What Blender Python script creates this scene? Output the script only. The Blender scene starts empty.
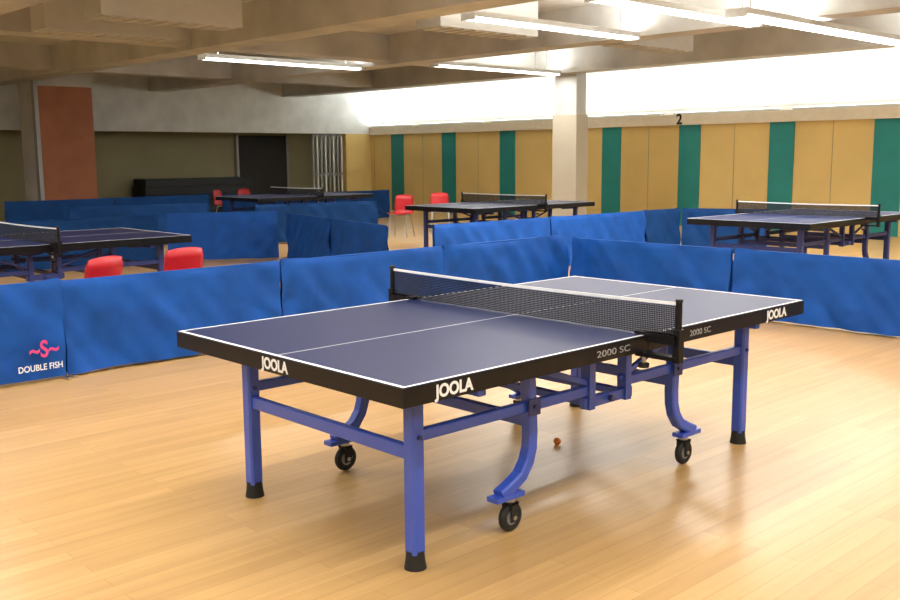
import bpy, math, random
from mathutils import Vector, Matrix, noise
random.seed(7)
scene=bpy.context.scene
COL=scene.collection

# ------------------------------------------------------------ materials
def new_mat(name):
    m=bpy.data.materials.new(name); m.use_nodes=True
    nt=m.node_tree; return m,nt,nt.nodes['Principled BSDF']
def mat(name,c,rough=.5,metal=0,var=0.0,scale=8,spec=.5,bump=0,coat=0,emit=0):
    m,nt,b=new_mat(name)
    b.inputs['Roughness'].default_value=rough; b.inputs['Metallic'].default_value=metal
    b.inputs['Specular IOR Level'].default_value=spec
    b.inputs['Coat Weight'].default_value=coat
    tc=nt.nodes.new('ShaderNodeTexCoord')
    n=nt.nodes.new('ShaderNodeTexNoise'); n.inputs['Scale'].default_value=scale; n.inputs['Detail'].default_value=5
    nt.links.new(tc.outputs['Object'],n.inputs['Vector'])
    r=nt.nodes.new('ShaderNodeValToRGB')
    r.color_ramp.elements[0].position=.3; r.color_ramp.elements[1].position=.7
    r.color_ramp.elements[0].color=[max(0,x*(1-var)) for x in c]+[1]
    r.color_ramp.elements[1].color=[min(1,x*(1+var)) for x in c]+[1]
    nt.links.new(n.outputs['Fac'],r.inputs['Fac']); nt.links.new(r.outputs['Color'],b.inputs['Base Color'])
    if bump:
        bp=nt.nodes.new('ShaderNodeBump'); bp.inputs['Strength'].default_value=bump; bp.inputs['Distance'].default_value=.01
        nt.links.new(n.outputs['Fac'],bp.inputs['Height']); nt.links.new(bp.outputs['Normal'],b.inputs['Normal'])
    if emit:
        b.inputs['Emission Color'].default_value=[*c,1]; b.inputs['Emission Strength'].default_value=emit
    return m
def floor_mat():
    m,nt,b=new_mat('maple_floor'); N=nt.nodes; L=nt.links
    tc=N.new('ShaderNodeTexCoord')
    br=N.new('ShaderNodeTexBrick')
    br.inputs['Scale'].default_value=1; br.inputs['Brick Width'].default_value=1.3; br.inputs['Row Height'].default_value=.085
    br.inputs['Mortar Size'].default_value=.0012; br.inputs['Mortar Smooth'].default_value=.2
    br.inputs['Color1'].default_value=(.56,.34,.125,1); br.inputs['Color2'].default_value=(.65,.405,.16,1); br.inputs['Mortar'].default_value=(.42,.25,.09,1)
    L.new(tc.outputs['Object'],br.inputs['Vector'])
    mp=N.new('ShaderNodeMapping'); mp.inputs['Scale'].default_value=(.8,14,1); L.new(tc.outputs['Object'],mp.inputs['Vector'])
    n=N.new('ShaderNodeTexNoise'); n.inputs['Scale'].default_value=1.6; n.inputs['Detail'].default_value=6; L.new(mp.outputs['Vector'],n.inputs['Vector'])
    r=N.new('ShaderNodeValToRGB'); r.color_ramp.elements[0].position=.25; r.color_ramp.elements[1].position=.75
    r.color_ramp.elements[0].color=(.84,.81,.76,1); r.color_ramp.elements[1].color=(1,1,1,1); L.new(n.outputs['Fac'],r.inputs['Fac'])
    mx=N.new('ShaderNodeMix'); mx.data_type='RGBA'; mx.blend_type='MULTIPLY'; mx.inputs['Factor'].default_value=1
    L.new(br.outputs['Color'],mx.inputs['A']); L.new(r.outputs['Color'],mx.inputs['B']); L.new(mx.outputs['Result'],b.inputs['Base Color'])
    b.inputs['Roughness'].default_value=.38; b.inputs['Specular IOR Level'].default_value=.42
    b.inputs['Coat Weight'].default_value=.22; b.inputs['Coat Roughness'].default_value=.20
    return m
def net_mat():
    m,nt,b=new_mat('net_mesh'); N=nt.nodes; L=nt.links
    b.inputs['Base Color'].default_value=(.012,.013,.02,1); b.inputs['Roughness'].default_value=.9
    tc=N.new('ShaderNodeTexCoord'); s=N.new('ShaderNodeSeparateXYZ'); L.new(tc.outputs['Object'],s.inputs['Vector'])
    outs=[]
    for ax in ('Y','Z'):
        a=N.new('ShaderNodeMath'); a.operation='MULTIPLY'; a.inputs[1].default_value=1/.0085; L.new(s.outputs[ax],a.inputs[0])
        f=N.new('ShaderNodeMath'); f.operation='FRACT'; L.new(a.outputs[0],f.inputs[0])
        g=N.new('ShaderNodeMath'); g.operation='LESS_THAN'; g.inputs[1].default_value=.58; L.new(f.outputs[0],g.inputs[0]); outs.append(g)
    mx=N.new('ShaderNodeMath'); mx.operation='MAXIMUM'; L.new(outs[0].outputs[0],mx.inputs[0]); L.new(outs[1].outputs[0],mx.inputs[1])
    L.new(mx.outputs[0],b.inputs['Alpha'])
    return m
M={}
M['floor']=floor_mat()
M['concrete']=mat('concrete',(.53,.53,.505),.85,var=.16,scale=1.6,bump=.2)
M['concrete_l']=mat('concrete_light',(.66,.67,.65),.85,var=.12,scale=2.2,bump=.2)
M['white']=mat('white_paint',(.87,.88,.86),.6,var=.02)
M['tan']=mat('tan_wall',(.70,.50,.18),.7,var=.06,scale=1.2)
M['green']=mat('green_panel',(.012,.22,.205),.6,var=.08,scale=2)
M['fascia']=mat('fascia_board',(.70,.61,.46),.6,var=.05)
M['olive']=mat('olive_wall',(.31,.28,.16),.8,var=.08,scale=1)
M['plain']=mat('side_wall_paint',(.50,.45,.35),.8,var=.04,scale=1)
M['rust']=mat('rust_panel',(.36,.13,.06),.7,var=.10,scale=3)
M['grey']=mat('grey_metal',(.33,.34,.34),.5,metal=.2,var=.05)
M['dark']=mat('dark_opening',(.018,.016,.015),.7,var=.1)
M['darkmat']=mat('dark_vinyl',(.01,.014,.02),.6,var=.1)
M['top']=mat('table_top_paint',(.006,.014,.080),.42,var=.05,scale=3,spec=.2)
M['line']=mat('white_line',(.78,.80,.84),.5,var=.02)
M['black']=mat('black_edge',(.006,.006,.008),.35,var=.1,spec=.3)
M['rubber']=mat('black_rubber',(.012,.012,.012),.7,var=.1)
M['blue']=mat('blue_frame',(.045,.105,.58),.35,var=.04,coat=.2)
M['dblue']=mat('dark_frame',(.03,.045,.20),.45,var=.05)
M['steel']=mat('steel',(.5,.5,.5),.3,metal=1,var=.05)
M['net']=net_mat()
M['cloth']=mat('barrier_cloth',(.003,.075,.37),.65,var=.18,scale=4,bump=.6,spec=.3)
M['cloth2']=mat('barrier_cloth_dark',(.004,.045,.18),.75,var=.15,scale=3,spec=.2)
M['red']=mat('red_plastic',(.55,.012,.02),.4,var=.05)
M['pink']=mat('pink_print',(.75,.06,.25),.6,var=.05)
M['print']=mat('white_print',(.85,.87,.9),.6,var=.02)
M['fprint']=mat('faint_print',(.32,.33,.35),.6,var=.3,scale=60)
M['orange']=mat('orange_celluloid',(.85,.25,.03),.4,var=.03)
M['lamp']=mat('lamp_diffuser',(1,.98,.95),.5,emit=5)
M['fixture']=mat('fixture_housing',(.55,.55,.53),.5,var=.03)

# ------------------------------------------------------------ mesh builder
class MB:
    def __init__(s): s.v=[];s.f=[];s.m=[];s.mats=[];s.sm=[]
    def mi(s,k):
        if k not in s.mats: s.mats.append(k)
        return s.mats.index(k)
    def add(s,vs,fs,k,smooth=False):
        o=len(s.v); s.v+= [tuple(v) for v in vs]; i=s.mi(k)
        for f in fs: s.f.append([a+o for a in f]); s.m.append(i); s.sm.append(smooth)
    def box(s,x0,x1,y0,y1,z0,z1,k,sk=None):
        vs=[(x,y,z) for x in (x0,x1) for y in (y0,y1) for z in (z0,z1)]
        s.add(vs,[(0,1,3,2),(4,6,7,5),(0,4,5,1),(2,3,7,6),(0,2,6,4),(1,5,7,3)],k)
    def sweep(s,path,w,h,k,up=(0,0,1)):
        """rectangular tube along path; w across (side), h along 'up-ish'"""
        P=[Vector(p) for p in path]; n=len(P); rings=[]
        upv=Vector(up)
        for i,p in enumerate(P):
            if i==0: t=(P[1]-p).normalized(); sc=1
            elif i==n-1: t=(p-P[i-1]).normalized(); sc=1
            else:
                a=(p-P[i-1]).normalized(); b=(P[i+1]-p).normalized(); t=(a+b).normalized(); sc=1/max(.5,t.dot(a))
            side=t.cross(upv)
            side=side.normalized(); nn=side.cross(t).normalized()
            c=min(w,h)*.14
            pts=[(-w/2+c,-h/2),(w/2-c,-h/2),(w/2,-h/2+c),(w/2,h/2-c),(w/2-c,h/2),(-w/2+c,h/2),(-w/2,h/2-c),(-w/2,-h/2+c)]
            rings+= [p+side*a+nn*b*sc for a,b in pts]
        fs=[]
        for i in range(n-1):
            for j in range(8):
                fs.append((i*8+j,i*8+(j+1)%8,(i+1)*8+(j+1)%8,(i+1)*8+j))
        fs.append(tuple(reversed(range(8)))); fs.append(tuple(range((n-1)*8,n*8)))
        s.add(rings,fs,k)
    def cyl(s,c,axis,r,L,k,n=20,r2=None,smooth=True):
        c=Vector(c);a=Vector(axis).normalized()
        q=a.to_track_quat('Z','Y'); r2=r if r2 is None else r2
        vs=[]
        for zz,rr in ((-L/2,r),(L/2,r2)):
            for i in range(n):
                t=2*math.pi*i/n; vs.append(c+q@Vector((rr*math.cos(t),rr*math.sin(t),zz)))
        s.add(vs,[(i,(i+1)%n,n+(i+1)%n,n+i) for i in range(n)],k,smooth)
        s.add(vs,[tuple(reversed(range(n))),tuple(range(n,2*n))],k)
    def torus(s,c,axis,R,r,k,n=24,m=10):
        c=Vector(c);q=Vector(axis).normalized().to_track_quat('Z','Y');vs=[]
        for i in range(n):
            t=2*math.pi*i/n
            for j in range(m):
                u=2*math.pi*j/m
                vs.append(c+q@Vector(((R+r*math.cos(u))*math.cos(t),(R+r*math.cos(u))*math.sin(t),r*math.sin(u))))
        s.add(vs,[(i*m+j,((i+1)%n)*m+j,((i+1)%n)*m+(j+1)%m,i*m+(j+1)%m) for i in range(n) for j in range(m)],k,True)
    def mesh(s,name):
        me=bpy.data.meshes.new(name); me.from_pydata(s.v,[],s.f)
        for k in s.mats: me.materials.append(M[k])
        for p,i,b in zip(me.polygons,s.m,s.sm): p.material_index=i; p.use_smooth=b
        me.update(); return me
    def obj(s,name,loc=(0,0,0),parent=None,rz=0):
        return place(s.mesh(name),name,loc,parent,rz)
def place(me,name,loc=(0,0,0),parent=None,rz=0):
    o=bpy.data.objects.new(name,me); COL.objects.link(o); o.location=loc; o.rotation_euler=(0,0,rz)
    if parent: o.parent=parent
    return o
def empty(name,loc=(0,0,0),rz=0):
    o=bpy.data.objects.new(name,None); COL.objects.link(o); o.location=loc; o.rotation_euler=(0,0,rz); o.empty_display_size=.2; return o
def text(name,body,size,loc,rot,k,parent=None,width=None,bold=0.0):
    cu=bpy.data.curves.new(name,'FONT'); cu.body=body; cu.size=size; cu.extrude=.0006; cu.offset=bold
    cu.align_x='CENTER'; cu.align_y='CENTER'; cu.materials.append(M[k])
    o=bpy.data.objects.new(name,cu); COL.objects.link(o)
    o.location=loc; o.rotation_euler=rot
    if parent: o.parent=parent
    if width:
        bpy.context.view_layer.update(); w=o.dimensions.x
        if w>0: o.scale=(width/w,1,1)
    return o

# ------------------------------------------------------------ room shell
XW=16.0; YB=20.4; X0=-7; Y0=-7
b=MB(); b.box(X0,XW+1,Y0,YB+1.2,-.1,0,'floor'); b.obj('floor')
b=MB(); b.box(X0,XW+1,Y0,YB+1.2,3.6,3.75,'concrete_l')
b.obj('ceiling')
# beams
i=0
def beam(x0,x1,y0,y1,z0,z1,k='concrete'):
    global i
    i+=1; q=MB(); q.box(x0,x1,y0,y1,z0,z1,k); q.obj('trim_%d'%i)
for x in (-5.8,-2.0,1.8,5.6,9.4,13.2):
    beam(x-.2,x+.25,Y0,YB-.4,3.1,3.6)
for a,c in ((-1.75,1.6),(2.05,5.4),(5.85,9.2),(9.65,13.0)):
    for y in (11.0,16.2):
        beam(a,c,y,y+.45,3.16,3.6)
# concrete soffit at the north end
beam(X0,XW+.5,YB-.4,YB-.1,2.15,3.6,'concrete_l')
beam(XW-.9,XW,YB-.4,YB-.1,0,2.15,'tan')
# east wall: tan lower wall with green stripes, recess above
b=MB(); b.box(XW,XW+.12,Y0,YB-.4,0,2.12,'tan')
ys=[18.05*k-2.4 for k in (1.175,1.0587,.9405,.762,.649,.5334,.419,.305,.19,.075,-.04)]
for y in ys: b.box(XW-.02,XW,y-.26,y+.26,0.0,2.12,'green')
for y in [yy+1.04 for yy in ys]: b.box(XW-.004,XW,y-.006,y+.006,0,2.12,'olive')
b.box(XW-.06,XW+.5,Y0,YB-.4,2.12,2.34,'fascia')
b.box(XW+.5,XW+.62,Y0,YB-.4,0,3.6,'white')
b.box(XW+.5,XW+.62,YB-.4,YB+.9,0,3.6,'olive')
b.obj('wall_east')
b=MB(); b.box(X0,XW+.62,YB+.9,YB+1.1,0,3.6,'olive'); b.obj('wall_north')
b=MB(); b.box(X0-.15,X0,Y0,YB+1.1,0,3.6,'plain'); b.obj('wall_west')
b=MB(); b.box(X0,XW+.62,Y0-.15,Y0,0,3.6,'plain'); b.obj('wall_south')
# doorway, dark opening
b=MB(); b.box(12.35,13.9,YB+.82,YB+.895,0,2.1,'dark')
b.box(12.28,12.35,YB+.8,YB+.895,0,2.15,'grey'); b.box(13.9,13.97,YB+.8,YB+.895,0,2.15,'grey'); b.obj('door_1')
b=MB(); b.box(14.02,15.05,YB-.3,YB-.26,0,.08,'grey')
for k in range(8):
    x=14.02+k*.14; b.box(x,x+.05,YB-.3,YB-.26,0,2.13,'concrete_l' if k%2 else 'grey')
b.box(14.02,15.05,YB-.3,YB-.26,1.0,1.06,'grey'); b.box(14.02,15.05,YB-.3,YB-.26,2.07,2.14,'grey'); b.obj('door_2')
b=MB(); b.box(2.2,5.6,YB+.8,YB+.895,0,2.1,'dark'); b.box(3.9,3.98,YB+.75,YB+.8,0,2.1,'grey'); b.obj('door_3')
# rust panel pillar
b=MB(); b.box(5.85,7.0,18.2,18.3,0,3.0,'rust'); b.box(5.85,7.0,18.3,19.2,0,3.6,'concrete'); b.box(5.85,7.0,18.2,18.3,3.0,3.6,'concrete'); b.box(5.77,5.85,18.15,18.3,0,3.6,'grey')
b.obj('pillar_panel')
# concrete pillar
b=MB(); b.box(13.2,13.5,10.1,10.65,0,3.1,'concrete'); b.box(13.17,13.53,10.07,10.68,0,2.3,'plain'); b.obj('pillar')
text('wall_number_sign','2',.30,(XW-.065,9.55,2.23),(math.pi/2,0,-math.pi/2),'black',bold=.008)

# stack of gym mats
b=MB()
for k in range(5):
    b.box(9.1+.03*k,12.2+.02*k,YB-.05+.02*k,YB+.7,.0+k*.2,.19+k*.2,'darkmat')
b.obj('gym_mat_stack')

# ------------------------------------------------------------ lamps
def lamp(x0,x1,y,z=3.05,P=100,w=.16,up=.7):
    L=x1-x0; cx=(x0+x1)/2
    q=MB(); q.box(-L/2,L/2,-w/2-.03,w/2+.03,.03,.09,'fixture')
    q.box(-L/2+.02,L/2-.02,-w/2,w/2,0,.03,'lamp')
    q.box(-L/2,-L/2+.02,-w/2-.03,w/2+.03,-.005,.03,'fixture'); q.box(L/2-.02,L/2,-w/2-.03,w/2+.03,-.005,.03,'fixture')
    for sx in (-L/2+.3,L/2-.3): q.cyl((sx,0,(3.59-z+.09)/2),(0,0,1),.012,3.59-z-.09,'steel',8)
    o=q.obj('fluorescent_lamp',(cx,y,z))
    if P:
        for nm,pw,zz,rx in (('tube_light',P,-.008,0),('added_ceiling_fill',P*up,.1,math.pi)):  # second, upward area light is added to each fixture to brighten the ceiling
            ld=bpy.data.lights.new(nm,'AREA'); ld.shape='RECTANGLE'; ld.size=L-.06; ld.size_y=w; ld.energy=pw; ld.color=(1,.975,.92)
            lo=bpy.data.objects.new(nm,ld); COL.objects.link(lo); lo.parent=o; lo.location=(0,0,zz); lo.rotation_euler=(rx,0,0)
lamp(6.0,9.15,5.8,P=70)
lamp(6.0,9.15,4.0,P=70)
lamp(7.7,12.95,3.4,z=2.98,P=105,w=.2)
lamp(9.7,12.95,10.4,P=72)
lamp(6.0,9.15,11.8,P=62)
lamp(6.0,9.15,0.5,P=66)
lamp(9.7,12.95,-1,P=60)
for (a,c) in ((-5.4,-2.4),(-1.6,1.4),(2.2,5.2)):
    for y in (-4.5,-1.5,1.2,3.8):
        lamp(a,c,y,P=42)
for (a,c) in ((-5.4,-2.4),(-1.6,1.4)):
    for y in (8.0,13.5): lamp(a,c,y,P=60)
# cove lamps on the ledge
for k in range(10):
    y=-5+k*2.72
    q=MB(); q.box(-.05,.05,-1.2,1.2,0,.05,'fixture'); q.box(-.04,.04,-1.18,1.18,.05,.06,'lamp')
    o=q.obj('cove_lamp',(XW+.14,y,2.34))
    ld=bpy.data.lights.new('cove_light','AREA'); ld.shape='RECTANGLE'; ld.size=.08; ld.size_y=2.35; ld.energy=48; ld.color=(.97,1,.97)
    lo=bpy.data.objects.new('cove_light',ld); COL.objects.link(lo); lo.parent=o; lo.location=(0.0,0,.075); lo.rotation_euler=(math.radians(180),math.radians(-10),0)
# ceiling air vents
for (x,y) in ((7.3,6.9),(3.75,8.6),(10.6,6.6),(3.75,10.2)):
    q=MB(); q.box(-.9,.9,-.22,.22,0,.495,'fixture')
    for k in range(9): q.box(-.86+k*.195,-.86+k*.195+.12,-.19,.19,-.012,0,'concrete')
    q.obj('air_vent',(x,y,3.1))

# ------------------------------------------------------------ table
Lx,Wy=2.74,1.525
def top_mesh():
    q=MB()
    for a,c in ((0,1.367),(1.373,Lx)):
        q.box(a,c,0,Wy,.735,.76,'top')
    e=.004
    q.box(-e,1.367,-e,.03,.69,.757,'black'); q.box(1.373,Lx+e,-e,.03,.69,.757,'black')
    q.box(-e,1.367,Wy-.03,Wy+e,.69,.757,'black'); q.box(1.373,Lx+e,Wy-.03,Wy+e,.69,.757,'black')
    q.box(-e,.03,.03,Wy-.03,.69,.757,'black'); q.box(Lx-.03,Lx+e,.03,Wy-.03,.69,.757,'black')
    z0,z1=.7600,.7608
    for a,c in ((0,1.367),(1.373,Lx)):
        q.box(a,c,0,.014,z0,z1,'line'); q.box(a,c,Wy-.014,Wy,z0,z1,'line'); q.box(a,c,Wy/2-.002,Wy/2+.002,z0,z1,'line')
    q.box(0,.018,.014,Wy-.014,z0,z1,'line'); q.box(Lx-.018,Lx,.014,Wy-.014,z0,z1,'line')
    return q.mesh('table_top')
def frame_mesh(k='blue'):
    q=MB(); T=.055
    y0,y1=.213,Wy-.213
    for sgn in (0,1):
        X=(lambda x: x) if sgn==0 else (lambda x: Lx-x)
        for y in (y0,y1):
            q.sweep([(X(.229),y,.70),(X(.229),y,.06)],.06,.06,k,up=(1,0,0))
            q.cyl((X(.229),y,.05),(0,0,1),.038,.04,'rubber',20,r2=.034)
            q.cyl((X(.229),y,.015),(0,0,1),.043,.03,'rubber',20,r2=.038)
            q.sweep([(X(.20),y,.672),(X(.55),y,.672)],.05,.035,k)
            q.sweep([(X(.23),y,.505),(X(1.25),y,.505)],.03,.045,k)
            q.sweep([(X(.845),y,.69),(X(.855),y,.52),(X(.862),y,.40),(X(.858),y,.33),(X(.84),y,.275),(X(.80),y,.222),(X(.74),y,.19),(X(.68),y,.165)],.05,.055,k,up=(0,1,0))
            q.box(min(X(.64),X(.80)),max(X(.64),X(.80)),y-.03,y+.03,.145,.165,k)
            cx=X(.745)
            q.cyl((cx,y,.135),(0,0,1),.022,.025,'steel',14)
            for s2 in (-.024,.024):
                q.box(cx-.02,cx+.02,y+s2-.003,y+s2+.003,.045,.125,'rubber')
            q.box(cx-.024,cx+.024,y-.027,y+.027,.118,.126,'rubber')
            q.torus((cx,y,.062),(0,1,0),.044,.018,'rubber')
            q.cyl((cx,y,.062),(0,1,0),.034,.026,'grey',18)
            q.cyl((cx,y,.062),(0,1,0),.010,.060,'steel',10)
            q.box(X(.856)-.034,X(.856)+.034,y-.034,y-.027,.47,.54,'dblue')
            q.cyl((X(.856),y-.037,.505),(0,1,0),.009,.01,'dblue',10)
            q.cyl((X(.229),y-.034,.505),(0,1,0),.009,.012,'dblue',10)
            q.sweep([(X(.88),y+.0,.66),(X(1.28),y,.52)],.02,.025,k)
            q.box(min(X(1.22),X(1.26)),max(X(1.22),X(1.26)),y-.025,y+.025,.42,.70,k)
            q.box(min(X(1.16),X(1.34)),max(X(1.16),X(1.34)),y-.02,y+.02,.655,.69,k)
        q.sweep([(X(.229),y0,.44),(X(.229),y1,.44)],.03,.055,k)
        q.sweep([(X(.862),y0,.44),(X(.862),y1,.44)],.03,.05,k)
        q.sweep([(X(1.24),y0,.45),(X(1.24),y1,.45)],.03,.035,k)
        q.sweep([(X(.40),.03,.672),(X(.40),Wy-.03,.672)],.04,.03,k)
    for y in (y0,y1):
        q.sweep([(1.2,y,.45),(1.54,y,.45)],.03,.05,k)
        q.cyl((1.37,y-.03,.45),(0,1,0),.014,.02,'dblue',12)
    return q.mesh('frame')
def netset_mesh():
    q=MB(); x=1.37
    n=60; vs=[];
    ya,yb=-.1525,Wy+.1525
    for i in range(n+1):
        y=ya+(yb-ya)*i/n; sag=.008*math.sin(math.pi*i/n)
        xx=x+.003*math.sin(i*.7)
        vs+= [(xx,y,.7625),(x,y,.898-sag)]
    q.add(vs,[(2*i,2*i+2,2*i+3,2*i+1) for i in range(n)],'net')
    for i in range(n):
        y=ya+(yb-ya)*i/n; y2=ya+(yb-ya)*(i+1)/n; s1=.008*math.sin(math.pi*i/n); s2=.008*math.sin(math.pi*(i+1)/n)
        V=[(x-.004,y,.901-s1),(x+.004,y,.901-s1),(x+.004,y,.9125-s1),(x-.004,y,.9125-s1),(x-.004,y2,.901-s2),(x+.004,y2,.901-s2),(x+.004,y2,.9125-s2),(x-.004,y2,.9125-s2)]
        q.add(V,[(0,1,5,4),(1,2,6,5),(2,3,7,6),(3,0,4,7)],'line')
    for s,ye in ((-1,ya),(1,yb)):
        q.cyl((x,ye,.83),(0,0,1),.014,.17,'black',14); q.cyl((x,ye,.92),(0,0,1),.016,.012,'rubber',14)
        q.box(x-.018,x+.018,ye-.016,ye+.016,.66,.80,'black')
        yi=ye-s*.20
        q.box(x-.03,x+.03,min(ye,yi),max(ye,yi),.762,.775,'black')
        q.box(x-.028,x+.028,min(ye,ye-s*.14),max(ye,ye-s*.14),.735,.775,'black')
        q.box(x-.022,x+.022,min(ye,yi),max(ye,yi),.665,.683,'black')
        q.cyl((x,ye-s*.17,.655),(0,0,1),.009,.07,'steel',10); q.cyl((x,ye-s*.17,.625),(0,0,1),.024,.018,'rubber',14)
    return q.mesh('net_assembly')
TM,FM,NM=top_mesh(),frame_mesh('blue'),netset_mesh()
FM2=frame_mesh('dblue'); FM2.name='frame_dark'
def table(x,y,fm,rz=0):
    p=empty('table_tennis_table',(x,y,0),rz)
    place(TM,'table_top',parent=p); place(fm,'frame',parent=p); place(NM,'net',parent=p)
    return p
t=table(0,0,FM)
H=math.pi/2
text('logo_end','JOOLA',.062,(-.0055,.755,.722),(H,0,-H),'print',t,.185,.0022)
text('logo_side_a','JOOLA',.062,(.23,-.0055,.722),(H,0,0),'print',t,.185,.0022)
text('logo_side_b','JOOLA',.062,(2.46,-.0055,.722),(H,0,0),'print',t,.20,.0022)
text('label_side_a','2000 SC',.038,(1.13,-.0055,.722),(H,0,0),'fprint',t,.22)
text('label_side_b','2000 SC',.038,(1.77,-.0055,.722),(H,0,0),'fprint',t,.17)
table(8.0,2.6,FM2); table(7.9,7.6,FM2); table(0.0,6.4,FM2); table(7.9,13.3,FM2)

# ball
me=bpy.data.meshes.new('table_tennis_ball')
import bmesh
bm=bmesh.new(); bmesh.ops.create_uvsphere(bm,u_segments=24,v_segments=16,radius=.02); bm.to_mesh(me); bm.free()
me.materials.append(M['orange'])
for p in me.polygons: p.use_smooth=True
place(me,'table_tennis_ball',(1.8,.86,.02))

# ------------------------------------------------------------ barriers
def barrier(x0,y0,x1,y1,h=.70,k='cloth',seed=0):
    L=math.hypot(x1-x0,y1-y0); ang=math.atan2(y1-y0,x1-x0)
    q=MB(); nx=max(16,int(L*36)); nz=20
    def disp(u,w,side):
        e=min(u,L-u); edge=math.exp(-e/.25)
        d=.045*noise.noise(Vector((u*2.6+w*.8,w*1.0,seed*3.1+side)))*(1-w*.75)
        d+=.030*noise.noise(Vector((u*6.5+w*3,w*1.6,seed+side*5)))*(1-w*.6)
        ph=(u*9+(1-w)*7 if u<L/2 else (L-u)*9+(1-w)*7)
        d+=.012*edge*math.sin(ph*1.6+seed)*(1-w*.3)
        r=abs(noise.noise(Vector((u*3.3+w*1.5,w*2.2,seed*1.7))))
        d+=.020*max(0,.12-r)/.12*(1-w)*.6
        return d
    for side in (-1,1):
        vs=[]
        for i in range(nx+1):
            u=L*i/nx
            for j in range(nz+1):
                w=j/nz
                off=side*(.014+.026*(1-w)) + disp(u,w,side)
                if j==nz: off=side*.006
                zt=h+.004*math.sin(u*5+seed)-.018*math.sin(math.pi*i/nx)+.008*noise.noise(Vector((u*6,seed,2)))
                vs.append((u,off,.02+(zt-.02)*w+ (0.016*noise.noise(Vector((u*2,seed,0))) if j==0 else 0)))
        fs=[]
        for i in range(nx):
            for j in range(nz):
                a=i*(nz+1)+j; f=(a,a+nz+1,a+nz+2,a+1); fs.append(f if side<0 else f[::-1])
        q.add(vs,fs,k,True)
    q.cyl((L/2,0,h-.014),(1,0,0),.008,L,k,10)
    for ux in (.02,L-.02):
        q.cyl((ux,0,h/2-.01),(0,0,1),.008,h-.04,k,10)
        q.sweep([(ux,-.12,.012),(ux,.12,.012)],.02,.02,'steel')
    return q.obj('court_barrier',(x0,y0,0),rz=ang)
def run(pts,n,h=.70,k='cloth'):
    (xa,ya),(xb,yb)=pts
    for i in range(n):
        f0=i/n; f1=(i+1)/n; g=.004
        barrier(xa+(xb-xa)*f0,ya+(yb-ya)*f0,xa+(xb-xa)*(f1-g),ya+(yb-ya)*(f1-g),h,k,seed=random.random()*50)
p0=barrier(-1.5,4.28,.60,4.34,.70,'cloth',3)
run(((.62,4.38),(6.03,4.32)),3,.685)
run(((6.07,4.28),(6.15,-3.4)),4,.65)
text('logo_text','DOUBLE FISH',.06,(1.90,-.085,.115),(H,0,0),'print',p0,.30,.0008)
text('logo_swirl','~S~',.16,(1.93,-.085,.235),(H,0,0),'pink',p0,.20,.003)
run(((5.9,6.3),(10.0,6.15)),2,.70,'cloth')
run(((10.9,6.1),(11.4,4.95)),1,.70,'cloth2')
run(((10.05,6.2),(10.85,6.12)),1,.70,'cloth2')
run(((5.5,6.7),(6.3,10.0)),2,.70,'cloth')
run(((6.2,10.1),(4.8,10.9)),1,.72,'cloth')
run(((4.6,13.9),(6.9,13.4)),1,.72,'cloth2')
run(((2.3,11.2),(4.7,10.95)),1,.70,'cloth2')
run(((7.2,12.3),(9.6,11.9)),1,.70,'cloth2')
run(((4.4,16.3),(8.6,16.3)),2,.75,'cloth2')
run(((9.2,16.8),(13.5,16.2)),2,.70,'cloth2')

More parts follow.
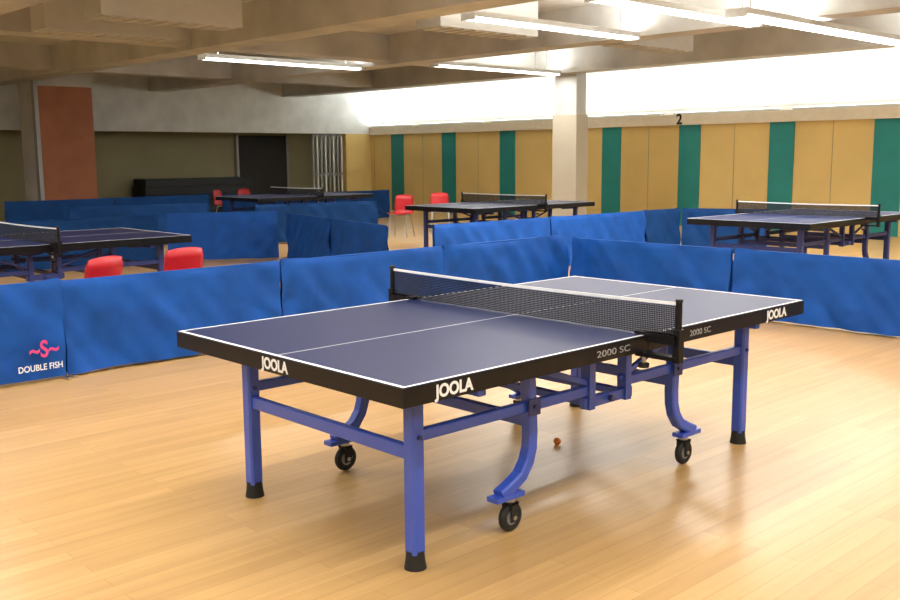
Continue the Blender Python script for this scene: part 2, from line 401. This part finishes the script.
# ------------------------------------------------------------ chairs
def chair_mesh():
    q=MB(); n=10
    prof=[(-.21,.455),(-.19,.445),(-.10,.435),(.05,.43),(.15,.435),(.19,.46),(.205,.52),(.215,.60),(.235,.70),(.25,.79)]
    vs=[]
    for t in (0,.012):
        for (d,z) in prof:
            for j in range(n+1):
                s=-1+2*j/n
                hw=.20 if z<.5 else .185
                if z>.78: hw=.165
                vs.append((s*hw,d+(-.03*s*s if z>.5 else 0)+(t if z>.5 else 0),z+(.018*s*s if z<.5 else 0)-(t if z<.5 else 0)-(.02*s*s if z>.78 else 0)))
    P=len(prof); fs=[]
    for i in range(P-1):
        for j in range(n):
            a=i*(n+1)+j; fs.append((a,a+1,a+n+2,a+n+1)); o=P*(n+1); fs.append((o+a,o+a+n+1,o+a+n+2,o+a+1))
    for i in range(P-1):
        for j in (0,n):
            a=i*(n+1)+j; o=P*(n+1); fs.append((a,a+n+1,o+a+n+1,o+a))
    for j in range(n):
        for i in (0,P-1):
            a=i*(n+1)+j; o=P*(n+1); fs.append((a,a+1,o+a+1,o+a))
    q.add(vs,fs,'red',True)
    for sx in (-1,1):
        q.sweep([(sx*.19,-.19,0),(sx*.16,-.15,.42),(sx*.16,.12,.42),(sx*.20,.22,0)],.02,.02,'steel',up=(sx,0,.01))
    q.sweep([(-.16,-.12,.41),(.16,-.12,.41)],.018,.018,'steel'); q.sweep([(-.16,.1,.41),(.16,.1,.41)],.018,.018,'steel')
    return q.mesh('chair')
CM=chair_mesh()
for (x,y,r) in ((1.04,4.96,200),(1.87,5.18,185),(9.7,17.5,30),(10.35,17.5,10),(10.0,11.7,-60),(11.2,11.9,-40)):
    place(CM,'plastic_chair',(x,y,0),rz=math.radians(r))

# ------------------------------------------------------------ world + camera
w=bpy.data.worlds.new('world'); scene.world=w; w.use_nodes=True
w.node_tree.nodes['Background'].inputs[0].default_value=(.9,.85,.75,1); w.node_tree.nodes['Background'].inputs[1].default_value=.3
yaw,pitch,roll,f=.8141,-.1463,-.0078,980.05
F=Vector((math.cos(pitch)*math.cos(yaw),math.cos(pitch)*math.sin(yaw),math.sin(pitch)))
R=Vector((math.sin(yaw),-math.cos(yaw),0)); U=R.cross(F)
R2=R*math.cos(roll)+U*math.sin(roll); U2=-R*math.sin(roll)+U*math.cos(roll)
cd=bpy.data.cameras.new('camera'); cam=bpy.data.objects.new('camera',cd); COL.objects.link(cam)
mm=Matrix((R2,U2,-F)).transposed().to_4x4(); mm.translation=Vector((-2.0542,-2.4044,1.5187)); cam.matrix_world=mm
cd.sensor_width=36; cd.lens=f/900*36; cd.clip_end=100
scene.camera=cam
scene.view_settings.view_transform='Standard'
